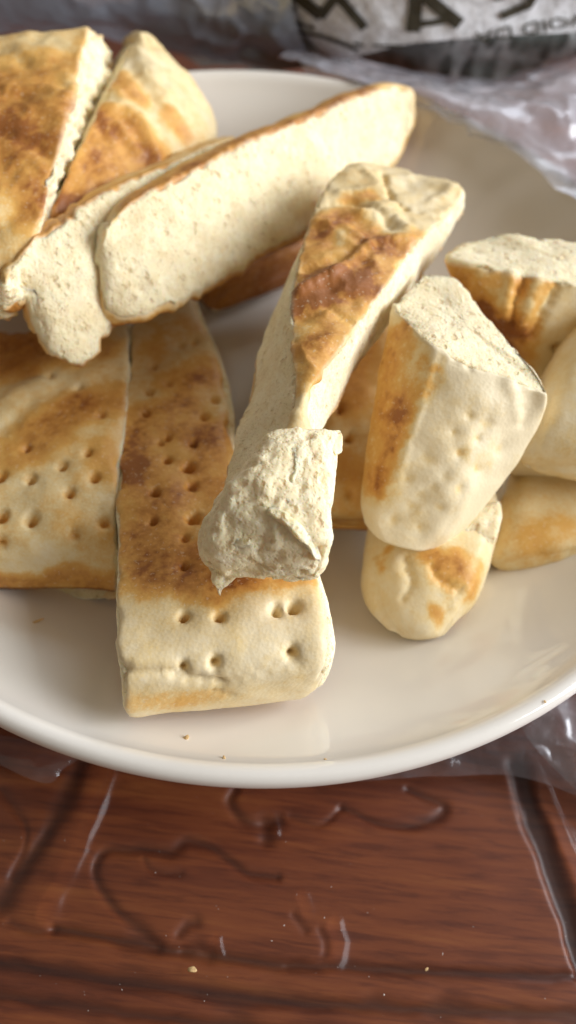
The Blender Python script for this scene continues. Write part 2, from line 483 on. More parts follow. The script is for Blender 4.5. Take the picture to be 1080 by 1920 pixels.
# ------------------------------------------------------------------ plate
def lathe(prof, n=256):
    prof = crom(np.array([(r, 0, z) for r, z in prof]), 150)
    a = np.linspace(0, 2*math.pi, n, endpoint=False)
    V = np.stack([prof[:, None, 0]*np.cos(a), prof[:, None, 0]*np.sin(a), prof[:, None, 2]+0*a], -1)
    k = len(prof); idx = np.arange(k*n).reshape(k, n); nx = np.roll(idx, -1, 1)
    return V.reshape(-1, 3), np.stack([idx[:-1], nx[:-1], nx[1:], idx[1:]], -1).reshape(-1, 4)
prof = [(.0004, -.0060), (.03, -.0060), (.045, -.0058), (.060, -.0033), (.075, .0030), (.090, .0105), (.105, .0193), (.1165, .0268), (.1220, .0315), (.1243, .0345), (.1255, .0363), (.1270, .0371), (.1287, .0366), (.1296, .0350),
        (.1288, .0315), (.1258, .0268), (.116, .0195), (.104, .0115), (.088, .0025), (.074, -.0050), (.064, -.0088), (.060, -.0130), (.056, -.0130), (.053, -.0095), (.03, -.0095), (.0004, -.0095)]
V, Q = lathe(prof)
Nn = normals(V, Q); Q = Q[:, ::-1] if Nn[5][2] < 0 else Q
link('plate', new_mesh('plate', V, Q, plate_mat()), None, 'large round cream white glazed plate holding the cut bread', 'plate')

# ------------------------------------------------------------------ table
TZ = -.0142
def seg_dist(XY, line):
    d = np.full(len(XY), 9.0)
    for a, b in zip(line[:-1], line[1:]):
        e = b-a; t = np.clip(((XY-a)@e)/max(e@e, 1e-12), 0, 1); d = np.minimum(d, np.linalg.norm(XY-(a+t[:, None]*e), axis=1))
    return d
GR = [([(0, 1695), (40, 1630), (90, 1560), (130, 1480), (150, 1430)], .0017, .0016),
      ([(520, 1645), (470, 1640), (430, 1612), (390, 1590), (350, 1580), (320, 1597), (260, 1594), (200, 1597), (177, 1630), (188, 1662), (210, 1700), (250, 1735), (295, 1772)], .0009, .0012),
      ([(100, 1742), (200, 1760), (300, 1778), (400, 1792), (540, 1810), (660, 1815), (800, 1822), (950, 1828), (1100, 1831), (1300, 1835)], .0009, .0016),
      ([(-100, 1790), (0, 1805), (150, 1830), (300, 1850), (420, 1868), (540, 1880), (800, 1893), (1080, 1905), (1300, 1910)], .0013, .0016),
      ([(-100, 1855), (0, 1868), (200, 1895), (400, 1920), (600, 1935)], .0010, .0014),
      ([(440, 1478), (432, 1505), (450, 1535), (480, 1545), (520, 1540)], .0009, .0012),
      ([(495, 1540), (500, 1572)], .0012, .0014),
      ([(640, 1515), (700, 1540), (760, 1550), (815, 1536), (832, 1510), (790, 1492), (765, 1480)], .0008, .0012),
      ([(545, 1530), (600, 1548), (640, 1515)], .0006, .0006),
      ([(335, 1750), (350, 1735), (365, 1730)], .0009, .001), ([(345, 1780), (370, 1775), (390, 1790)], .0009, .001),
      ([(270, 1610), (285, 1630), (340, 1640)], .0005, .0005), ([(550, 1715), (572, 1745)], .0006, .0006),
      ([(540, 1810), (600, 1800), (612, 1770), (600, 1745)], .0006, .0006),
      ([(0, 1480), (50, 1560), (20, 1640)], .0007, .0007), ([(20, 1730), (60, 1745), (100, 1742)], .0008, .0008),
      ([(975, 1440), (1000, 1530), (1030, 1620), (1060, 1710), (1095, 1830)], .0026, .0030)]
nx_, ny_ = 520, 250
X, Y = np.meshgrid(np.linspace(-.13, .15, nx_), np.linspace(-.235, -.095, ny_))
# grade the sheet out to the far table with extra outer rows and columns
xs = np.concatenate([[-1.2, -.6, -.3, -.18], np.linspace(-.13, .15, nx_), [.2, .3, .6, 1.2]])
ys = np.concatenate([[-.8, -.4, -.28], np.linspace(-.235, -.095, ny_), [-.05, 0, .1, .2, .4, .8, 1.6]])
X, Y = np.meshgrid(xs, ys); XY = np.stack([X.ravel(), Y.ravel()], -1)
Z = np.zeros(len(XY)); gv = np.zeros(len(XY))
ins = (XY[:, 0] > -.14) & (XY[:, 0] < .16) & (XY[:, 1] > -.24) & (XY[:, 1] < -.09)
W3 = np.stack([XY[:, 0], XY[:, 1], 0*Z], -1)
for ln, wd, dp in GR:
    pts = np.array([P(x, y, TZ)[:2] for x, y in ln]); pts = crom(np.c_[pts, 0*pts[:, 0]], len(pts)*6)[:, :2]
    d = seg_dist(XY[ins]+np.stack([noise(W3[ins], 260, 3), noise(W3[ins], 260, 4)], -1)*.0004, pts)
    wv = wd*(1.45 if wd < .002 else 1)*(1+.45*noise(W3[ins], 120, 9)); g = np.exp(-(d/wv)**(2 if wd < .002 else 4)); dp = dp*.6
    Z[ins] -= dp*g; gv[ins] = np.maximum(gv[ins], g*np.clip(dp/.0012, .35, 1))
Z[ins] += fbm(W3[ins], 40, 2, 2)*.00035
k, n = X.shape; idx = np.arange(k*n).reshape(k, n)
Qt = np.stack([idx[:-1, :-1], idx[:-1, 1:], idx[1:, 1:], idx[1:, :-1]], -1).reshape(-1, 4)
me = new_mesh('table', np.c_[XY, Z+TZ], Qt, wood_mat())
a = me.attributes.new('groove', 'FLOAT', 'POINT'); a.data.foreach_set('value', gv.astype(np.float32))
link('table_top', me, None, 'dark reddish brown varnished wooden table top with carved grooves', 'table', None, 'structure')

# clear vinyl sheet over the table
M_VINYL = film_mat('clear_vinyl', .016, .0, (.72, .70, .80), .22, 6., .45)
RG = [([(218, 1450), (185, 1525), (158, 1595), (128, 1645), (105, 1680), (92, 1712)], .0011, .0016),
      ([(634, 1735), (643, 1765), (638, 1795), (628, 1812)], .0008, .0013), ([(508, 1530), (516, 1562)], .0006, .0010),
      ([(412, 1762), (414, 1790)], .0005, .0008), ([(570, 1680), (578, 1712)], .0005, .0006),
      ([(1000, 1440), (1030, 1510), (1060, 1580), (1090, 1650)], .0009, .0016)]
Zc = np.full(len(XY), .0012)
for ln, wd, dp in RG:
    pts = np.array([P(x, y, TZ)[:2] for x, y in ln])
    d = seg_dist(XY[ins]+np.stack([noise(W3[ins], 200, 13), noise(W3[ins], 200, 14)], -1)*.0007, pts)
    Zc[ins] += dp*.9*np.exp(-(d/(wd*2.1*(1+.5*noise(W3[ins], 150, 16))))**2)*(1+.3*noise(W3[ins], 200, 15))
Zc[ins] += fbm(W3[ins], 22, 2, 22)*.0004+.0004
link('table_cover', new_mesh('table_cover', np.c_[XY, Zc+TZ], Qt, M_VINYL), None, 'thin clear plastic cover lying creased over the wooden table', 'table cover')

# ------------------------------------------------------------------ bread
dn = lambda i, z=.021, x=0, y=0: ('o', i, x, y, -z)
CR = 'crust'; CB = 'crumb'
# front docked strip
G = bread('bread_strip', [
    [(252, 590, 0.0190), (366, 548, 0.0200), dn(1), dn(0)],
    [(244, 660, 0.0220), (408, 650, 0.0230), dn(1), dn(0)],
    [(234, 740, 0.0260), (432, 740, 0.0270), dn(1), dn(0)],
    [(226, 820, 0.0300), (437, 830, 0.0310), dn(1), dn(0)],
    [(220, 930, 0.0340), (480, 930, 0.0350), dn(1), dn(0)],
    [(219, 1030, 0.0380), (570, 1020, 0.0390), dn(1), dn(0)],
    [(214, 1110, 0.0410), (604, 1090, 0.0420), dn(1, .02), dn(0, .02)],
    [(222, 1200, 0.0435), (622, 1185, 0.0445), dn(1, .019, 0, .004), dn(0, .019, 0, .004)],
    [(229, 1262, 0.0430), (615, 1250, 0.0405), dn(1, .014, 0, .008), dn(0, .014, 0, .008)],
    [(236, 1320, 0.0365), (604, 1283, 0.0320), dn(1, .007, 0, .008), dn(0, .007, 0, .008)],
    [(243, 1340, 0.0315), (590, 1302, 0.0260), dn(1, .003, 0, .007), dn(0, .003, 0, .007)]],
    [CR, CB, CR, CB], 'long docked bread strip with browned top at the front, pale end nearest the rim', 'bread',
    caps=(CB, CR), rc=[.0012, .004, .003, .003], bulge=[.001, .001, 0, .0005], res=.0006, caprnd=(.001, .002),
    brown=[([(300, 620), (320, 760), (320, 900), (320, 1020)], .024, .16), ([(300, 640), (330, 600)], .006, .12), ([(330, 700), (400, 680)], .009, .30), ([(290, 770), (420, 800)], .010, .42), ([(350, 740), (400, 700)], .008, .25),
           ([(245, 830), (250, 870)], .009, .50), ([(235, 780), (240, 980)], .007, .25), ([(330, 850), (300, 1000)], .011, .22),
           ([(330, 930), (310, 960)], .008, .22), ([(260, 1040), (420, 1060)], .010, .48), ([(400, 820), (420, 960)], .007, .35), ([(300, 1080), (440, 1095)], .007, .22),
           ([(470, 1075), (580, 1075)], .006, .42), ([(250, 1310), (420, 1320)], .005, .20)],
    holes=[(347, 1148, .0011, .0028), (415, 1147, .0012, .0028), (520, 1133, .0013, .003), (560, 1130, .0013, .003), (346, 1243, .0010, .0026), (412, 1240, .0011, .0026),
           (558, 1219, .0012, .003), (290, 677, .0011, .002), (275, 725, .0011, .002), (272, 765, .0011, .002), (410, 742, .0012, .002), (390, 775, .0011, .002),
           (310, 810, .001, .002), (368, 825, .001, .0025), (308, 855, .0011, .003), (358, 868, .0015, .003), (300, 817, .001, .0015), (290, 918, .0012, .0025), (366, 962, .0016, .003), (290, 970, .0009, .002),
           (350, 1000, .001, .0015), (345, 1052, .001, .0015), (318, 708, .001, .0015), (340, 636, .0012, .001), (370, 632, .0012, .001), (365, 902, .0014, .0016), (520, 1063, .0013, .002)],
    lines=[([(228, 1247), (290, 1260), (350, 1273), (420, 1287)], .0009, .0013), ([(420, 1287), (470, 1272), (560, 1250)], .0012, .0006), ([(405, 1300), (440, 1310)], .0006, .0006)],
    base_brown=.10, seed=1,  jag=[(0, 1, .0009, 0, .2)], und=.0005, under_brown=.3)

# left docked strip
bread('bread_strip', [
    [(-170, 650, 0.0200), (244, 605, 0.0210), dn(1), dn(0)],
    [(-170, 760, 0.0250), (240, 700, 0.0260), dn(1), dn(0)],
    [(-170, 860, 0.0290), (232, 790, 0.0300), dn(1), dn(0)],
    [(-170, 960, 0.0320), (220, 900, 0.0330), dn(1), dn(0)],
    [(-170, 1030, 0.0310), (218, 1000, 0.0320), dn(1), dn(0)],
    [(-160, 1075, 0.0225), (219, 1075, 0.0235), dn(1, .014), dn(0, .014)],
    [(-150, 1092, 0.0165), (219, 1106, 0.0175), dn(1, .008, 0, .004), dn(0, .008, 0, .004)]],
    [CR, CB, CR, CB], 'wide docked bread piece at the left edge with brown streaks and a browned bottom edge', 'bread',
    caps=(CB, CR), rc=[.003, .0015, .003, .003], bulge=[.001, 0, 0, 0], res=.0007, caprnd=(.001, .003),
    brown=[([(-20, 690), (60, 660), (190, 640)], .010, .42), ([(40, 840), (120, 770), (220, 740)], .011, .42), ([(0, 640), (100, 630)], .008, .3),
           ([(100, 790), (160, 760)], .008, .18), ([(-20, 1088), (100, 1096), (215, 1100)], .0045, .48), ([(100, 975), (200, 990)], .006, .12), ([(190, 840), (215, 900)], .006, .22)],
    holes=[(62, 970, .0015, .0028), (5, 962, .0015, .0028), (8, 1020, .0015, .002), (198, 972, .0012, .002), (134, 922, .0011, .0025), (182, 893, .0012, .0026), (60, 890, .0012, .0026),
           (118, 868, .0011, .0026), (164, 845, .0010, .0026), (52, 832, .0011, .0022), (150, 1000, .0012, .0012), (0, 885, .0014, .0022), (190, 775, .0011, .0014), (95, 695, .001, .001), (150, 720, .001, .001)],
    lines=[([(0, 800), (60, 750), (120, 715)], .003, .0007), ([(20, 740), (80, 700)], .002, -.0006)],
    base_brown=.20, seed=2, und=.0007, under_brown=.5, wrinkle=.0003)

# upper left big wedge
A = bread('bread_wedge', [
    [(-170, 85, .068), (168, 58, .070), (214, 96, .054), ('o', 0, 0, 0, -.024)],
    [(-180, 170, .068), (146, 140, .070), (208, 158, .053), dn(0, .024)],
    [(-190, 260, .067), (128, 215, .069), (166, 238, .052), dn(0, .024)],
    [(-200, 350, .065), (104, 310, .067), (128, 312, .052), dn(0, .024)],
    [(-210, 440, .062), (78, 420, .064), (84, 440, .050), dn(0, .022)],
    [(-220, 500, .059), (45, 495, .060), (50, 530, .048), dn(0, .02)],
    [(-220, 560, .056), (4, 545, .0565), (30, 590, .046), dn(0, .014)]],
    [CR, 'torn', CR, CB], 'big brown crusted bread wedge at the upper left with a torn white right edge', 'bread',
    caps=(CR, 'torn'), rc=[.003, .001, .003, .003], bulge=[.0015, 0, 0, 0], res=.0008, caprnd=(.002, .002),
    brown=[([(-20, 180), (60, 200), (120, 220)], .016, .50), ([(0, 260), (60, 290), (90, 330)], .013, .42), ([(0, 120), (80, 110), (150, 80)], .008, .22), ([(90, 140), (140, 120)], .007, .25),
           ([(0, 210), (15, 230)], .006, .2), ([(80, 370), (70, 400)], .007, .22), ([(20, 320), (60, 360)], .010, .2)],
    lines=[([(0, 240), (60, 260), (100, 290)], .002, .0008), ([(20, 160), (80, 160), (130, 180)], .002, -.001), ([(0, 440), (30, 400), (60, 390)], .003, .001), ([(0, 90), (50, 110)], .003, .001)],
    base_brown=.20, seed=3, und=.0010, jag=[(1, 2, .0010, .0, .2), (2, 1, .0006, 0, .2)], ragged=[(20, 560, 90, .002)], tornamp=.0016, wrinkle=.0006)

# second wedge
bread('bread_wedge', [
    [(247, 78, .060), (272, 70, .060), (275, 80, .052), (232, 92, .045)],
    [(205, 165, .062), (320, 125, .058), (330, 150, .040), (168, 190, .040)],
    [(160, 250, .062), (372, 190, .052), (380, 210, .034), (128, 270, .040)],
    [(125, 325, .060), (398, 240, .047), (398, 262, .030), (98, 345, .040)],
    [(95, 390, .057), (380, 300, .045), (370, 330, .026), (75, 410, .038)],
    [(72, 450, .052), (300, 420, .044), dn(1, .02), dn(0, .016)]],
    [CR, CR, CR, CB], 'pointed bread wedge with orange brown crust, right of the big wedge at the upper left', 'bread',
    caps=(CR, CB), rc=[.0015, .006, .004, .002], bulge=[.002, .002, 0, 0], res=.0008, caprnd=(.002, .001),
    brown=[([(220, 140), (260, 170)], .007, .40), ([(180, 260), (250, 250), (280, 290)], .010, .55), ([(120, 350), (200, 320), (230, 330)], .009, .50), ([(90, 400), (130, 370)], .008, .40),
           ([(330, 220), (350, 250)], .006, .38), ([(200, 210), (215, 250)], .005, .35), ([(200, 380), (120, 430)], .006, .3)],
    lines=[([(230, 230), (270, 290)], .0016, -.001), ([(250, 110), (300, 190)], .003, .0008), ([(205, 190), (270, 220), (300, 300)], .002, -.0012)],
    base_brown=.16, seed=4, und=.0010, wrinkle=.0008)

# back leaning slice with torn left end  (c0 top-front, c1 bottom-front, c2 bottom-back, c3 top-back)
bk = (-.005, .0085, -.0062)
bread('bread_slice', [
    [(8, 538, .060), (6, 560, .056), ('o', 1, *bk), ('o', 0, *bk)],
    [(52, 470, .063), (50, 585, .051), ('o', 1, *bk), ('o', 0, *bk)],
    [(98, 430, .064), (112, 660, .046), ('o', 1, *bk), ('o', 0, *bk)],
    [(145, 398, .064), (172, 662, .0425), ('o', 1, *bk), ('o', 0, *bk)],
    [(200, 365, .063), (232, 560, .044), ('o', 1, *bk), ('o', 0, *bk)],
    [(270, 328, .061), (280, 500, .044), ('o', 1, *bk), ('o', 0, *bk)],
    [(350, 292, .058), (360, 440, .042), ('o', 1, *bk), ('o', 0, *bk)],
    [(440, 262, .053), (440, 340, .040), ('o', 1, *bk), ('o', 0, *bk)]],
    [CB, CR, CB, CR], 'thin bread slice with a ragged torn left tip, behind the large leaning slice', 'bread',
    caps=(CB, CR), rc=[.001, .002, .002, .001], bulge=[0]*4, res=.0006, caprnd=(.002, .002),
    brown=[([(60, 460), (200, 362), (330, 300)], .006, .3)], base_brown=.30, seed=5, und=.0009, jag=[(1, 0, .0036, .001, .05), (0, 1, .002, 0, .03)], ragged=[(110, 600, 160, .0018), (20, 560, 70, .0018)], rough=.0006, tornamp=.002)

# large leaning slice
bk = (-.005, .0095, -.0064)
bread('bread_slice', [
    [(205, 425, .065), (183, 500, .055), ('o', 1, *bk), ('o', 0, *bk)],
    [(240, 385, .066), (203, 580, .049), ('o', 1, *bk), ('o', 0, *bk)],
    [(285, 358, .066), (262, 598, .046), ('o', 1, *bk), ('o', 0, *bk)],
    [(350, 325, .0655), (335, 575, .044), ('o', 1, *bk), ('o', 0, *bk)],
    [(430, 285, .064), (420, 525, .040), ('o', 1, *bk), ('o', 0, *bk)],
    [(520, 243, .062), (500, 478, .038), ('o', 1, *bk), ('o', 0, *bk)],
    [(610, 208, .058), (600, 425, .034), ('o', 1, *bk), ('o', 0, *bk)],
    [(690, 176, .054), (700, 345, .032), ('o', 1, *bk), ('o', 0, *bk)],
    [(740, 162, .051), (752, 285, .033), ('o', 1, *bk), ('o', 0, *bk)],
    [(768, 172, .048), (774, 235, .038), ('o', 1, *bk), ('o', 0, *bk)]],
    [CB, CR, CB, CR], 'largest bread slice leaning with its long white crumb face toward the viewer', 'bread',
    caps=('crumb', CR), rc=[.0015, .0035, .002, .002], bulge=[0, .002, 0, .001], res=.0006, caprnd=(.002, .002),
    brown=[([(250, 372), (430, 280), (700, 172)], .007, .50), ([(430, 525), (600, 425)], .006, .35)], base_brown=.30, seed=6, und=.0010, jag=[(1, 0, .0022, .0, .06)], ragged=[(240, 570, 120, .001)], rough=.0006)

# centre standing wedge
E_ = bread('bread_wedge', [
    [(650, 318, .056), (770, 322, .056), (770, 345, .044), (640, 350, .044)],
    [(612, 350, .058), (862, 352, .056), (862, 378, .043), (600, 390, .044)],
    [(588, 400, .061), (838, 405, .058), (850, 432, .043), (572, 450, .046)],
    [(566, 460, .063), (782, 456, .062), (806, 497, .044), (545, 515, .047)],
    [(550, 530, .065), (735, 520, .065), (752, 580, .046), (510, 590, .047)],
    [(545, 600, .067), (685, 590, .067), (700, 645, .048), (483, 665, .048)],
    [(548, 670, .068), (635, 655, .068), (656, 712, .050), (462, 745, .049)],
    [(555, 735, .069), (592, 715, .069), (620, 775, .051), (442, 820, .050)],
    [(545, 790, .068), (570, 780, .068), (600, 835, .051), (424, 890, .051)],
    [(500, 850, .066), (590, 840, .065), (600, 900, .051), (405, 955, .052)],
    [(450, 930, .061), (590, 930, .060), (596, 990, .051), (392, 1010, .051)]],
    [CR, CB, CR, CB], 'central narrow bread wedge lying over the front strip, brown wrinkled crust and torn near end', 'bread',
    caps=(CR, 'torn'), rc=[.0008, .0008, .002, .002], bulge=[.001, .0005, 0, .0006], res=.0006, caprnd=(.003, .002),
    brown=[([(590, 420), (640, 400), (700, 440)], .006, .50), ([(620, 400), (600, 450)], .006, .4), ([(560, 560), (640, 520), (700, 460), (780, 458)], .0075, .60), ([(600, 540), (660, 540), (700, 550)], .008, .42),
           ([(640, 370), (700, 362)], .004, .45), ([(570, 650), (600, 640), (590, 700)], .006, .42), ([(570, 480), (600, 500)], .007, .3), ([(640, 600), (670, 580)], .007, .32), ([(730, 500), (690, 540)], .006, .35),
           ([(600, 440), (600, 620)], .010, .16)],
    lines=[([(600, 380), (660, 372), (700, 390), (740, 420)], .0014, .0014), ([(640, 355), (700, 350), (720, 350)], .0016, -.0012), ([(722, 318), (724, 345), (738, 372), (760, 385)], .0011, .0020), ([(690, 322), (722, 345)], .0016, -.0010), ([(820, 372), (850, 350)], .002, -.0009),
           ([(560, 540), (640, 500), (700, 450), (770, 445)], .0016, -.0016), ([(575, 500), (650, 480), (690, 450)], .0018, .0010), ([(680, 400), (740, 400), (760, 425)], .002, -.0014), ([(600, 410), (650, 420), (690, 450)], .002, -.0008),
           ([(700, 390), (740, 380)], .002, -.0012), ([(560, 590), (620, 570), (660, 600)], .0018, .0008)],
    base_brown=.15, seed=7, jag=[(3, 0, .0011, 0, .2), (2, 1, .0008, 0, .2)], und=.0008, rough=.00045, wrinkle=.0007)
bread('bread_strip', [  # added, mostly hidden strip: props the wedge and stops light passing beneath it
    [(610, 430, .030), (720, 430, .030), dn(1, .012), dn(0, .012)],
    [(590, 460, .041), (715, 450, .041), dn(1, .044), dn(0, .044)],
    [(530, 560, .042), (650, 550, .042), dn(1, .045), dn(0, .045)],
    [(492, 660, .043), (600, 650, .043), dn(1, .045), dn(0, .045)],
    [(470, 740, .043), (575, 740, .043), dn(1, .044), dn(0, .044)],
    [(465, 790, .036), (560, 790, .036), dn(1, .020), dn(0, .020)]],
    [CR, CB, CR, CB], 'added bread strip underneath the central wedge, propping it and blocking light from the gap', 'bread',
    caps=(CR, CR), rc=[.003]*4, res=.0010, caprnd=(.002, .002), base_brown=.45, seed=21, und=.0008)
# torn lump at its near end, a part of the same wedge
bread('bread_wedge', [
    [(505, 812, .0700), (628, 806, .0685), (632, 830, .060), (490, 850, .060)],
    [(478, 860, .0705), (636, 850, .0700), (634, 880, .058), (455, 890, .059)],
    [(440, 915, .0695), (630, 910, .0695), (622, 940, .055), (415, 940, .056)],
    [(395, 975, .0660), (615, 965, .0680), (610, 990, .054), (385, 995, .054)],
    [(382, 1020, .0620), (608, 1015, .0655), (604, 1030, .052), (380, 1035, .051)],
    [(398, 1050, .0575), (601, 1050, .0610), (598, 1060, .051), (398, 1058, .049)],
    [(425, 1064, .0550), (588, 1076, .0570), (583, 1078, .051), (430, 1068, .049)]],
    ['torn', CB, CB, 'torn'], None, None, caps=('torn', 'torn'), rc=[.003, .003, .002, .002], bulge=[.001, 0, 0, 0], res=.00042, caprnd=(.001, .001),
    seed=8, und=.0010, tornamp=.0007, jag=[(1, 0, .002, .0, .2), (0, 1, .002, 0, .2)], ragged=[(510, 1060, 150, .0016)], root=E_, part='torn_crumb', crust=False)
for st, sd in (([[(390, 1028, .0540), (520, 1040, .0545), dn(1, .002), dn(0, .002)], [(394, 1052, .0520), (490, 1060, .0525), dn(1, .0014), dn(0, .0014)], [(398, 1076, .0500), (448, 1076, .0505), dn(1, .0010), dn(0, .0010)], [(404, 1098, .0485), (424, 1094, .0485), dn(1, .0007), dn(0, .0007)], [(410, 1114, .0475), (414, 1113, .0475), dn(1, .0005), dn(0, .0005)]], 12),
               ([[(500, 960, .0700), (512, 945, .0700), (520, 952, .067), (505, 972, .067)], [(540, 985, .0705), (548, 965, .0705), (560, 980, .067), (545, 1000, .067)], [(575, 1025, .0675), (585, 1005, .0675), (592, 1020, .064), (580, 1040, .064)], [(592, 1050, .065), (598, 1035, .065), (602, 1045, .062), (597, 1058, .062)]], 13),
               ([[(610, 812, .066), (640, 806, .065), dn(1, .002), dn(0, .002)], [(618, 832, .066), (641, 830, .065), dn(1, .002), dn(0, .002)], [(628, 850, .066), (639, 846, .065), dn(1, .001), dn(0, .001)]], 14),
               ([[(400, 1030, .061), (410, 1018, .062), dn(1, .003), dn(0, .003)], [(430, 1025, .0635), (440, 1008, .0645), dn(1, .003), dn(0, .003)], [(462, 1020, .065), (468, 1008, .066), dn(1, .003), dn(0, .003)]], 15),
               ([[(486, 870, .0715), (500, 862, .0715), dn(1, .002), dn(0, .002)], [(500, 900, .0715), (514, 890, .0715), dn(1, .002), dn(0, .002)], [(498, 925, .0705), (508, 922, .0705), dn(1, .002), dn(0, .002)]], 16),
               ([[(545, 835, .0712), (556, 828, .0712), dn(1, .002), dn(0, .002)], [(552, 870, .0715), (562, 868, .0715), dn(1, .002), dn(0, .002)], [(546, 900, .0708), (552, 900, .0708), dn(1, .002), dn(0, .002)]], 17),
               ([[(478, 935, .0700), (540, 925, .0710), dn(1, .003), dn(0, .003)], [(484, 948, .0690), (548, 940, .0705), dn(1, .003), dn(0, .003)]], 18),
               ([[(520, 1052, .058), (560, 1050, .059), dn(1, .0015), dn(0, .0015)], [(540, 1072, .0555), (580, 1066, .0565), dn(1, .0012), dn(0, .0012)], [(560, 1084, .0545), (572, 1082, .0545), dn(1, .0008), dn(0, .0008)]], 19)):
    bread('bread_wedge', st, ['torn', 'torn', CB, 'torn'], None, None, caps=('torn', 'torn'), rc=[.0005]*4, res=.00045, caprnd=(.0005, .0005), seed=sd, und=.0004, tornamp=.0005, root=E_, part='torn_flap', crust=False)

# right centre chunk, cut side up
bread('bread_chunk', [
    [(736, 572, .062), (792, 514, .057), (850, 518, .057), (922, 606, .0595), (1003, 686, .061), (1035, 740, .0600), (930, 702, .0630), (811, 650, .066)],
    [(720, 640, .057), ('o', 0, .012, .012, -.005), ('o', 0, .022, .012, -.005), (938, 680, .050), (1012, 742, .052), (1024, 795, .052), (918, 775, .058), (786, 722, .060)],
    [(702, 740, .050), ('o', 0, .010, .012, -.008), ('o', 0, .020, .012, -.008), (930, 760, .042), (975, 810, .044), (988, 850, .045), (890, 850, .051), (760, 805, .0535)],
    [(688, 840, .042), ('o', 0, .010, .012, -.010), ('o', 0, .020, .012, -.010), (900, 830, .036), (935, 870, .037), (950, 903, .038), (865, 930, .043), (732, 890, .0460)],
    [(680, 925, .035), ('o', 0, .010, .010, -.010), ('o', 0, .018, .010, -.010), (860, 900, .030), (890, 930, .031), (895, 975, .031), (835, 995, .034), (702, 960, .037)],
    [(684, 975, .029), ('o', 0, .010, .006, -.006), ('o', 0, .016, .006, -.006), (830, 960, .026), (850, 985, .026), (850, 1012, .026), (805, 1034, .028), (715, 1012, .0305)]],
    [CR]*8, 'thick pale bread chunk standing cut side up on the right, browned left flank', 'bread',
    caps=(CB, CR), rc=[.001, .002, .002, .002, .001, .0025, .004, .0009], bulge=[0]*6+[.001, .0005], res=.0006, caprnd=(.0005, .0015),
    brown=[([(905, 885), (910, 890)], .004, .10), ([(860, 870)]*2, .003, .10), ([(840, 930)]*2, .003, .10), ([(940, 850)]*2, .004, .08), ([(790, 980)]*2, .004, .08), ([(722, 640), (708, 760), (692, 880)], .0105, .40), ([(745, 620), (725, 760)], .006, .25), ([(795, 672), (762, 745), (728, 820), (700, 900)], .0042, .40), ([(745, 590), (800, 655)], .0035, .25)],
    lines=[([(812, 655), (790, 730), (765, 820), (740, 900)], .0008, -.0004), ([(1000, 750), (990, 800)], .002, .0006), ([(960, 720), (980, 790)], .0016, -.0006)],
    holes=[(x, y, .0009+.0003*(k % 3), .00022) for k, (x, y) in enumerate([(815, 922), (900, 885), (770, 960), (860, 860), (787, 1000), (925, 800), (880, 790), (840, 900), (805, 870), (870, 920), (760, 905), (945, 850), (900, 830), (830, 960), (790, 940), (850, 820), (740, 985)])],
    base_brown=.0, seed=9, und=.0007, under_brown=.05, rough=.0005)

# far right chunk with ridged brown front
K = [[(834, 486, .056), (868, 456, .052), (930, 440, .053), (1190, 468, .054), (1190, 555, .057), (930, 508, .059)],
     [(850, 530, .050), ('o', 0, .008, .012, -.002), ('o', 0, .020, .014, -.002), ('o', 0, .070, .02, -.002), (1190, 600, .050), (945, 570, .052)],
     [(890, 600, .040), ('o', 0, .008, .012, -.002), ('o', 0, .020, .014, -.002), ('o', 0, .070, .02, -.002), (1190, 660, .040), (975, 640, .042)],
     [(935, 670, .030), ('o', 0, .006, .012, -.002), ('o', 0, .016, .014, -.002), ('o', 0, .060, .02, -.002), (1190, 720, .028), (1010, 710, .030)]]
bread('bread_chunk', K, [CR]*6, 'bread chunk at the right edge behind the pale one, with a ridged golden brown front', 'bread',
    caps=(CB, CR), rc=[.002, .003, .003, .003, .003, .003], bulge=[0]*6, res=.0007, caprnd=(.0008, .002),
    brown=[([(845, 500), (900, 590)], .008, .35), ([(925, 520), (890, 600)], .0045, .30), ([(985, 525), (930, 650)], .0045, .45), ([(1040, 535), (980, 640)], .004, .35), ([(960, 640), (900, 600)], .009, .35), ([(880, 560), (960, 690)], .008, .28)],
    holes=[(1046, 662, .0012, .002)],
    lines=[([(900, 515), (880, 570)], .002, -.0012), ([(965, 520), (935, 600)], .0016, -.0014), ([(990, 525), (955, 620)], .0010, .0016), ([(1010, 530), (975, 630)], .002, -.0012), ([(1045, 540), (1000, 640)], .0012, .0012)],
    base_brown=.12, seed=10, und=.0009, under_brown=.1)

# pale rounded piece at right edge; unseen right end deepened to block light below
bread('bread_chunk', [
    [(1092, 600, .050), (1250, 560, .050), dn(1, .052), dn(0, .032)],
    [(1070, 645, .053), (1270, 620, .053), dn(1, .052, 0, .006), dn(0, .032, 0, .006)],
    [(1038, 715, .053), (1280, 700, .054), dn(1, .052, 0, .006), dn(0, .032, 0, .006)],
    [(1012, 790, .050), (1280, 780, .052), dn(1, .052, 0, .006), dn(0, .032, 0, .006)],
    [(996, 845, .044), (1280, 850, .045), dn(1, .012, 0, .004), dn(0, .012, 0, .004)],
    [(1012, 875, .036), (1270, 880, .036), dn(1, .006, 0, .004), dn(0, .006, 0, .004)]],
    [CR]*4, 'smooth pale bread chunk cut off by the right picture edge, above a shaded one', 'bread',
    caps=(CB, CR), rc=[.006, .006, .005, .005], bulge=[.004, 0, 0, .002], res=.0008, caprnd=(.001, .004), base_brown=.06, seed=11, und=.0008, under_brown=.1,
    brown=[([(1045, 840), (1080, 830)], .006, .1)])
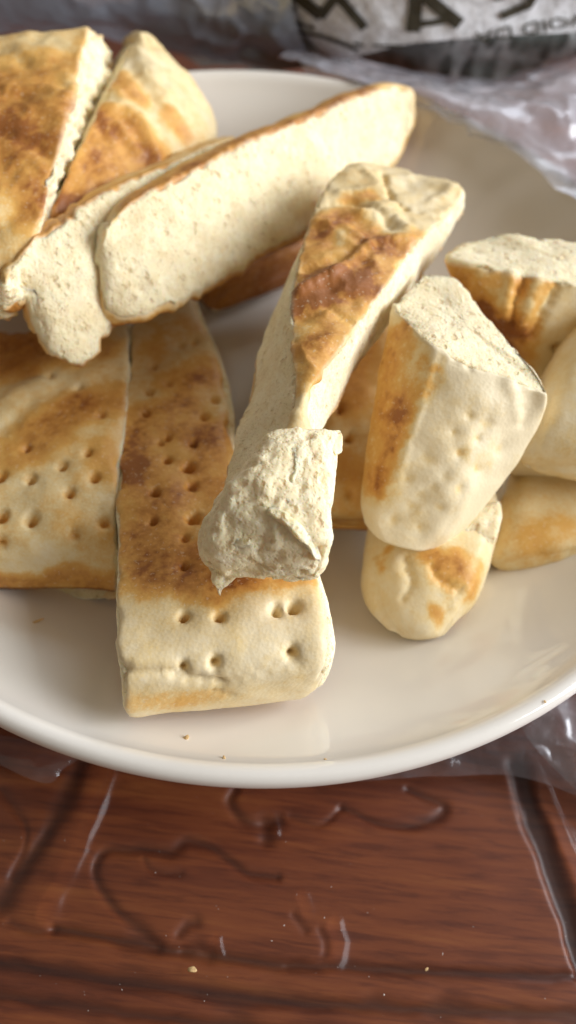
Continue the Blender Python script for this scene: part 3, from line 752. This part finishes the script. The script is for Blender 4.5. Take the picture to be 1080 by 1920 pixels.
# shaded piece beneath it
bread('bread_chunk', [
    [(985, 850, 0.0200), (1270, 830, 0.0210), dn(1, .012), dn(0, .012)],
    [(955, 920, 0.0210), (1270, 890, 0.0220), dn(1, .013), dn(0, .013)],
    [(935, 985, 0.0200), (1270, 950, 0.0210), dn(1, .013), dn(0, .013)],
    [(930, 1035, 0.0185), (1240, 1000, 0.0240), dn(1, .007, 0, .002), dn(0, .007, 0, .002)],
    [(935, 1058, 0.0145), (1120, 1020, 0.0220), dn(1, .003, 0, .002), dn(0, .003, 0, .002)]],
    [CR]*4, 'shaded tan bread chunk lying on the plate beneath the right edge pieces', 'bread',
    caps=(CB, CR), rc=[.006, .006, .003, .003], bulge=[.002, 0, 0, .001], res=.0009, caprnd=(.001, .003), base_brown=.17, seed=12, und=.0008,
    brown=[([(1000, 1000), (1060, 980)], .008, .15)])
# small end piece under the pale chunk
bread('bread_end', [
    [(712, 950, .0220), (935, 905, .0250), dn(1, .017), dn(0, .016)],
    [(704, 1010, .0230), (941, 955, .0265), dn(1, .018), dn(0, .017)],
    [(700, 1075, .0215), (915, 1050, .0255), dn(1, .017), dn(0, .014)],
    [(712, 1130, .0190), (886, 1110, .0230), dn(1, .011), dn(0, .009)],
    [(738, 1172, .0175), (852, 1160, .0200), dn(1, .005, 0, .001), dn(0, .005, 0, .001)],
    [(758, 1188, .0163), (835, 1184, .0180), dn(1, .002, 0, .001), dn(0, .002, 0, .001)]],
    [CR, CR, CR, CR], 'small rounded bread end with two brown spots, tucked under the pale chunk', 'bread',
    caps=(CB, CR), rc=[.006, .005, .005, .005], bulge=[.003, .001, 0, .002], res=.0006, caprnd=(.001, .002), base_brown=.12, seed=13, und=.0008, under_brown=.2,
    brown=[([(830, 1060), (880, 1075)], .0060, .42), ([(810, 1140), (825, 1150)], .0035, .38), ([(790, 1045), (850, 1050)], .0045, .25), ([(706, 1030), (708, 1070)], .003, .3)],
    lines=[([(755, 1040), (765, 1090), (745, 1120)], .0010, .0008), ([(800, 1060), (830, 1080), (870, 1105)], .0009, .0008), ([(880, 1110), (860, 1140)], .0012, -.0006), ([(735, 1050), (745, 1100)], .002, -.0006)])
bread('bread_end', [
    [(850, 975, .029), (938, 940, .0295), dn(1, .006), dn(0, .006)],
    [(845, 1005, .0275), (942, 965, .029), dn(1, .006), dn(0, .006)],
    [(858, 1030, .0255), (930, 1010, .0265), dn(1, .003), dn(0, .003)]],
    ['torn', CB, CB, CB], None, None, caps=('torn', 'torn'), rc=[.002]*4, res=.0006, caprnd=(.0005, .0005), seed=17, und=.0005, tornamp=.0006,
    root=[o for o in COL.objects if o.name.startswith('bread_end')][0], part='torn_crumb', crust=False)
# shaded piece between the wedge and the chunk
bread('bread_strip', [
    [(650, 560, 0.0160), (740, 560, 0.0170), dn(1, .012), dn(0, .012)],
    [(620, 680, 0.0200), (740, 660, 0.0210), dn(1, .016), dn(0, .016)],
    [(600, 800, 0.0210), (740, 780, 0.0220), dn(1, .018), dn(0, .018)],
    [(595, 900, 0.0190), (735, 890, 0.0200), dn(1, .016), dn(0, .016)],
    [(600, 950, 0.0140), (735, 955, 0.0150), dn(1, .010), dn(0, .010)],
    [(615, 968, 0.0080), (720, 978, 0.0090), dn(1, .004), dn(0, .004)]],
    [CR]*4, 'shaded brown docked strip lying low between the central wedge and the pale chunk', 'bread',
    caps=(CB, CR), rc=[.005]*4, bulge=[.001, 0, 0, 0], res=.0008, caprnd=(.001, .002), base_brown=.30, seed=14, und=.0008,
    brown=[([(680, 640), (650, 740)], .008, .35), ([(650, 850), (680, 900)], .006, .2)], holes=[(658, 815, .0013, .002), (660, 935, .001, .001), (640, 760, .0012, .002)],
    lines=[([(640, 740), (690, 730)], .003, -.001)])
# low dark brown slab standing in for soft shade under the leaning slice
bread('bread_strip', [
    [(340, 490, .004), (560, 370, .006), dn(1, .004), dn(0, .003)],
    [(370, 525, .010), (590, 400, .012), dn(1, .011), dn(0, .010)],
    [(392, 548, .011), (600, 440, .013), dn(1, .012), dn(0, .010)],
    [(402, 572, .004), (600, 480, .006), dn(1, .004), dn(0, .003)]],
    [CR]*4, 'added dark brown slab standing in for the soft shade under the leaning slices', 'bread',
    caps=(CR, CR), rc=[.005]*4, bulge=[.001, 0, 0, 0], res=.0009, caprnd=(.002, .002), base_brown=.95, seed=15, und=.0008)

# ------------------------------------------------------------------ plastic films and bag
def sheet(rows, nu, nv, wr=(), seed=0, thick=0):
    A_ = np.array([[P(*c) for c in r] for r in rows])      # rows x cols x 3
    A_ = crom(A_, nv); A_ = crom(A_.transpose(1, 0, 2), nu)
    V = A_.reshape(-1, 3); k, n = A_.shape[:2]; idx = np.arange(k*n).reshape(k, n)
    Qs = np.stack([idx[:-1, :-1], idx[:-1, 1:], idx[1:, 1:], idx[1:, :-1]], -1).reshape(-1, 4)
    Nn = normals(V, Qs)
    for sc, amp, mode in wr:
        f = fbm(V, sc, 3, seed)
        V = V+Nn*((1-np.abs(f)*2.4)*amp if mode == 'r' else f*amp)[:, None]
    if Nn[:, 2].mean() < 0: Qs = Qs[:, ::-1]
    return V, Qs
M_FILM = film_mat('clear_film', .60, .06, (.78, .80, .90), .2, 70.)
M_FILM2 = film_mat('thin_film', .14, .03, (.78, .78, .88), .2, 90.)
M_BLUE = film_mat('grey_blue_film', 1.5, .08, (.42, .47, .56), .2, 40.)

def bag_mat():
    m, t, b = nt('woven_bag_cloth')
    co = N_(t, 'ShaderNodeTexCoord').outputs['Object']
    vo = N_(t, 'ShaderNodeTexVoronoi', Scale=520.); t.links.new(co, vo.inputs['Vector'])
    r = ramp(t, [(.25, (.50, .51, .53)), (.5, (.78, .79, .83))]); t.links.new(vo.outputs['Distance'], r.inputs[0])
    c = mix(t, .35, r.outputs[0], (.76, .77, .82)); t.links.new(c, b.inputs['Base Color'])
    b.inputs['Roughness'].default_value = .55
    h = bump(t, vo.outputs['Distance'], .3, .0006); h = bump(t, nz(t, co, 60, 3), .35, .004, h); t.links.new(h, b.inputs['Normal'])
    return m
bag = bpy.data.objects.new('shopping_bag', None); COL.objects.link(bag); bag.location = P(800, 60, .03); bag.empty_display_size = .02
bag['label'] = 'pale grey woven shopping bag with large dark letters lying behind the plate'; bag['category'] = 'bag'
bo = np.array(bag.location)
front_rows = [
    [(330, -190, .066), (600, -190, .076), (850, -190, .080), (1200, -190, .084)],
    [(390, -60, .048), (610, -50, .060), (850, -60, .066), (1180, -60, .070)],
    [(470, 30, .032), (620, 40, .044), (850, 20, .053), (1150, 0, .058)],
    [(560, 90, .018), (650, 104, .030), (800, 78, .042), (1130, 58, .049)]]
V, Q = sheet(front_rows, 90, 90, [(30, .0022, 'n'), (90, .0006, 'r')], 3)
def solidify(V, Q, th):
    N1 = normals(V, Q); n = len(V); Q = np.array(Q)
    e = {}
    for q in Q:
        for a, b_ in zip(q, np.roll(q, -1)):
            k_ = (min(a, b_), max(a, b_)); e[k_] = None if k_ in e else (a, b_)
    side = [(a, b_) for v in e.values() if v for a, b_ in (v,)]
    S_ = np.array([(b_, a, a+n, b_+n) for a, b_ in side])
    return np.concatenate([V, V-N1*th]), np.concatenate([Q, Q[:, ::-1]+n, S_])
V2, Q2 = solidify(V, Q, .0012)
link('bag_panel', new_mesh('bag_panel', V2-bo, Q2, bag_mat()), bag)
bagV, bagN = V, normals(V, Q)
if ((CAM-bagV)*bagN).sum() < 0: bagN = -bagN; Q = Q[:, ::-1]
# dark green under panel with lattice print
def lattice_mat():
    m, t, b = nt('dark_lattice_print')
    co = N_(t, 'ShaderNodeTexCoord').outputs['Object']
    mp = N_(t, 'ShaderNodeMapping'); t.links.new(co, mp.inputs[0]); mp.inputs['Rotation'].default_value = (0, 0, .7); mp.inputs['Scale'].default_value = (1, 1, .3)
    vo = N_(t, 'ShaderNodeTexVoronoi', Scale=145., Randomness=.25); t.links.new(mp.outputs[0], vo.inputs['Vector'])
    n = nz(t, co, 500, 3)
    r = ramp(t, [(.34, (.035, .035, .030)), (.50, (.46, .49, .50))]); t.links.new(mth(t, 'ADD', vo.outputs['Distance'], mth(t, 'MULTIPLY', mth(t, 'SUBTRACT', n, .5), .35)), r.inputs[0])
    ln = ramp(t, [(.45, (0, 0, 0)), (.6, (1, 1, 1))]); t.links.new(nz(t, co, 35, 2), ln.inputs[0])
    c = mix(t, mth(t, 'MULTIPLY', ln.outputs[0], .8), r.outputs[0], (.13, .155, .145)); t.links.new(c, b.inputs['Base Color'])
    b.inputs['Roughness'].default_value = .35; t.links.new(bump(t, nz(t, co, 80, 3), .4, .003), b.inputs['Normal'])
    return m
V, Q = sheet([[(600, 60, .016), (800, 40, .032), (950, 30, .036), (1160, 20, .040)],
              [(640, 90, .014), (800, 80, .026), (950, 68, .032), (1140, 54, .037)],
              [(720, 122, .008), (820, 130, .014), (960, 115, .020), (1110, 85, .032)],
              [(800, 150, .004), (860, 168, .006), (960, 155, .010), (1090, 110, .022)]], 60, 60, [(40, .0012, 'n'), (110, .0004, 'r')], 9)
V, Q = solidify(V, Q, .0008)
link('bag_underside', new_mesh('bag_underside', V-bo, Q, lattice_mat()), bag)

M_INK = plain_mat('dark_olive_ink', (.050, .043, .028), .5, .3, 900, .35, .3)
def nearest_lift(pts, lift):
    q, w_ = proj(bagV); out = []
    for p in pts:
        s = np.linalg.norm(q-p, axis=1); k3 = np.argpartition(s, 4)[:4]; wts = 1/(s[k3]+.5); wts /= wts.sum()
        # point on the panel along the sight line of p, by depth
        dep = (w_[k3]*wts).sum(); d = FW+(p[0]-540)/F*RT-(p[1]-960)/F*UP
        out.append(CAM+d*dep+(bagN[k3]*wts[:, None]).sum(0)*lift)
    return np.array(out)
def stroke(name, pts, wpx, closed=False):
    """flat printed stroke lying on the bag panel"""
    L = []
    pts = [np.array(p, float) for p in pts]
    for a, b_ in zip(pts[:-1], pts[1:]):
        k_ = max(2, int(np.linalg.norm(b_-a)/5)); L += [a+(b_-a)*i/k_ for i in range(k_)]
    L.append(pts[-1]); L = np.array(L); T = np.gradient(L, axis=0); T /= np.linalg.norm(T, axis=1)[:, None]; Nr = np.stack([-T[:, 1], T[:, 0]], -1)
    cols = [nearest_lift(L+Nr*wpx*f, .0009) for f in (-.5, -.17, .17, .5)]
    A_ = np.stack(cols, 1); k_, n_ = A_.shape[:2]; idx = np.arange(k_*n_).reshape(k_, n_)
    return A_.reshape(-1, 3), np.stack([idx[:-1, :-1], idx[:-1, 1:], idx[1:, 1:], idx[1:, :-1]], -1).reshape(-1, 4)
def glyph(name, strokes):
    Vs, Qs, b0 = [], [], 0
    for i, (pts, wd) in enumerate(strokes):
        v, q = stroke(name, pts, wd); v = v+np.array([0, 0, .00004*i]); Vs.append(v); Qs.append(q+b0); b0 += len(v)
    V = np.concatenate(Vs); Q = np.concatenate(Qs)
    link(name, new_mesh(name, V-bo, Q, M_INK), bag)
glyph('letter', [([(507, -40), (552, 20)], 16), ([(545, -20), (603, 28)], 22), ([(600, 30), (632, -10)], 18), ([(628, -12), (645, 5), (684, 52)], 18)])
glyph('letter', [([(782, -30), (778, 20), (774, 58)], 27), ([(790, -15), (830, 20), (862, 45)], 25), ([(785, 45), (820, 40), (850, 35)], 12)])
glyph('letter', [([(945, -30), (975, -25), (998, -8), (990, 8), (965, 18), (938, 30)], 16), ([(925, -5), (945, -8)], 10)])
glyph('letter', [([(350, 5), (370, 22), (388, 38)], 16)])
# small upside-down warning line
def text_line(txt, p0, p1, hpx):
    cu = bpy.data.curves.new('t', 'FONT'); cu.body = txt; cu.size = 1; cu.resolution_u = 2; cu.offset = .012
    ob = bpy.data.objects.new('t', cu); COL.objects.link(ob)
    dg = bpy.context.evaluated_depsgraph_get(); me = bpy.data.meshes.new_from_object(ob.evaluated_get(dg))
    bpy.data.objects.remove(ob)
    co = np.array([v.co[:2] for v in me.vertices]); W = co[:, 0].max()
    p0, p1 = np.array(p0, float), np.array(p1, float); T = (p1-p0); Up = np.array([T[1], -T[0]])/np.linalg.norm(T)
    pts = p0+co[:, :1]/W*T+co[:, 1:]/.72*hpx*Up
    Vw = nearest_lift(pts, .0009)-bo
    for v, c in zip(me.vertices, Vw): v.co = c
    me.materials.append(M_INK); me.name = 'printed_text'
    link('printed_text', me, bag)
text_line('AVOID DA', (1128, 18), (888, 60), 23)
glyph('printed_text', [([(548, 42), (560, 40), (575, 46)], 6), ([(578, 46), (590, 50)], 5)])
glyph('printed_text', [([(562, 56), (600, 64), (640, 78), (672, 92)], 6)])
glyph('printed_text', [([(664, 78), (684, 84)], 5), ([(700, 84), (730, 85), (756, 86)], 5)])

# grey blue film behind the wedges
V, Q = sheet([[(-120, -160, .050), (100, -160, .055), (300, -160, .060), (520, -160, .060)],
              [(-120, -60, .040), (100, -60, .045), (300, -60, .050), (540, -60, .055)],
              [(-120, 20, .020), (100, 20, .030), (260, 20, .035), (560, 40, .040)],
              [(-120, 50, .004), (120, 42, .010), (300, 80, .014), (600, 110, .020)]], 120, 110, [(28, .004, 'r'), (80, .0012, 'r')], 17)
link('plastic_bag', new_mesh('plastic_bag', V, Q, M_BLUE), None, 'crumpled grey blue plastic bag behind the plate at the upper left', 'plastic bag')
V, Q = sheet([[(280, -160, .050), (420, -160, .056), (560, -160, .060), (700, -160, .060)],
              [(290, -40, .034), (430, -40, .042), (560, -40, .048), (700, -40, .052)],
              [(320, 60, .018), (440, 60, .026), (560, 60, .032), (680, 60, .034)],
              [(380, 118, .008), (470, 122, .012), (560, 124, .018), (660, 126, .022)]], 90, 90, [(35, .0035, 'r'), (90, .0010, 'r')], 19)
link('plastic_bag', new_mesh('plastic_bag', V, Q, film_mat('grey_green_film', 1.3, .06, (.36, .37, .35), .25, 40.)), None, 'creased grey translucent plastic behind the plate, left of the large dark letters', 'plastic bag')
# clear film draped over the back right rim
V, Q = sheet([[(560, 96, .022), (800, 150, .012), (960, 150, .014), (1120, 90, .028), (1300, 20, .040)],
              [(540, 108, .028), (790, 165, .030), (940, 170, .026), (1120, 130, .034), (1300, 90, .044)],
              [(520, 118, .034), (780, 175, .0400), (900, 205, .041), (1080, 210, .044), (1300, 200, .046)],
              [(560, 124, .0372), (770, 180, .0395), (860, 226, .0398), (1000, 270, .041), (1300, 300, .040)],
              [(600, 128, .0376), (765, 184, .0390), (850, 236, .0392), (960, 285, .0392), (1300, 560, .038)]], 190, 170, [(38, .0026, 'r'), (130, .0003, 'r')], 23)
link('plastic_film', new_mesh('plastic_film', V, Q, M_FILM), None, 'clear wrinkled plastic film draped over the back right rim of the plate', 'plastic film')
# film at lower right
V, Q = sheet([[(600, 1380, -0.0085), (800, 1330, -0.0065), (1000, 1260, -0.0045), (1250, 1150, -0.0025)],
              [(640, 1440, -0.0085), (830, 1420, -0.0065), (1000, 1370, -0.0025), (1250, 1300, -0.0005)],
              [(660, 1466, -0.0090), (840, 1454, -0.0085), (1000, 1462, -0.0075), (1250, 1570, -0.0065)]], 110, 60, [(70, .0012, 'r')], 31)
link('plastic_film', new_mesh('plastic_film', V, Q, M_FILM2), None, 'thin clear film edge sticking out under the lower right rim of the plate', 'plastic film')
V, Q = sheet([[(-60, 1370, -0.0085), (60, 1390, -0.0085), (160, 1410, -0.0085)], [(-50, 1400, -0.0085), (60, 1430, -0.0075), (140, 1428, -0.0085)], [(-40, 1410, -0.0095), (82, 1468, -0.0085), (120, 1438, -0.0095)]], 50, 30, [(90, .0006, 'r')], 33)
link('plastic_film', new_mesh('plastic_film', V, Q, M_FILM2), None, 'small triangular tip of clear film under the lower left rim of the plate', 'plastic film')
V, Q = sheet([[(960, 1330, -0.0035), (1040, 1300, -0.0025), (1150, 1250, -0.0005)], [(1000, 1400, -0.0045), (1060, 1370, -0.0025), (1150, 1340, -0.0005)], [(1080, 1480, -0.0075), (1120, 1460, -0.0045), (1200, 1450, -0.0025)]], 50, 50, [(90, .0014, 'r')], 35)
link('plastic_film', new_mesh('plastic_film', V, Q, M_FILM), None, 'folded whitish strip of plastic film at the lower right edge beside the plate', 'plastic film')

# ------------------------------------------------------------------ loose crumbs
def ico(r, seed, squash=(1, 1, .6)):
    me = bpy.data.meshes.new('c'); import bmesh
    bm = bmesh.new(); bmesh.ops.create_icosphere(bm, subdivisions=3, radius=r)
    V = np.array([v.co[:] for v in bm.verts]); V = V*(1+.35*fbm(V, 1.1/r, 3, seed))[:, None]*np.array(squash)
    for v, c in zip(bm.verts, V): v.co = c
    bm.to_mesh(me); bm.free(); me.polygons.foreach_set('use_smooth', np.ones(len(me.polygons), bool)); me.materials.append(M_GOLD); return me
M_GOLD = plain_mat('golden_crumb', (.62, .42, .20), .7, .3, 900, .3, .4)
def pz(x, y):
    z = .01
    for _ in range(6):
        r = np.hypot(*P(x, y, z)[:2]); z = np.interp(r, [p_[0] for p_ in prof[:12]], [p_[1] for p_ in prof[:12]])
    return P(x, y, z+.0001)
for i, (x, y, r, lab, tb) in enumerate([(360, 1818, .0008, 'golden bread crumb lying on the dark wooden table in front', 1), (350, 1383, .0006, 'flat tan crumb on the plate just in front of the long strip', 0),
        (420, 1421, .0004, 'tiny pale crumb on the inner plate rim at the front', 0), (610, 1424, .0003, 'tiny speck of crumb at the plate rim, right of the other', 0),
        (800, 1817, .0004, 'tiny dark crumb on the table near the lower right', 1), (1022, 1316, .0003, 'pale speck of crumb on the plate near its right rim', 0)]):
    o = link('bread_crumb', ico(r, i, (1.3, .8, .5)), None, lab, 'crumb', 'loose crumbs'); o.location = P(x, y, TZ+.0024) if tb else pz(x, y); o.rotation_euler[2] = i
rs = np.random.RandomState(5); Vd, Fd = [], []
for i in range(60):
    c0 = P(rs.uniform(-20, 1100), rs.uniform(1490, 1910), TZ+.0022); r = rs.uniform(.00004, .00011)*(1.7 if i % 9 == 0 else 1); a0 = rs.uniform(0, 6)
    st = rs.uniform(1, 4) if i % 4 == 0 else 1.2
    k0 = len(Vd)
    for q in range(5):
        a = a0+q*1.2566; v = np.array([math.cos(q*1.2566)*r*st, math.sin(q*1.2566)*r]); Vd.append(c0+np.array([v[0]*math.cos(a0)-v[1]*math.sin(a0), v[0]*math.sin(a0)+v[1]*math.cos(a0), 0]))
    Vd.append(c0+np.array([0, 0, r*.7]))
    for q in range(5): Fd.append([k0+q, k0+(q+1) % 5, k0+5])
link('dust', new_mesh('dust', np.array(Vd), np.array(Fd), plain_mat('pale_dust', (.62, .55, .50), .8, .2, 900, .2, .1)), None, 'fine pale dust specks scattered over the plastic table cover', 'dust', None, 'stuff')
c = ico(.0021, 9, (1, .16, .10)); o = link('bread_crumb', c, None, 'thin orange flake of crust lying on the empty left side of the plate', 'crumb', 'loose crumbs'); o.location = pz(66, 1166); o.rotation_euler[2] = .6
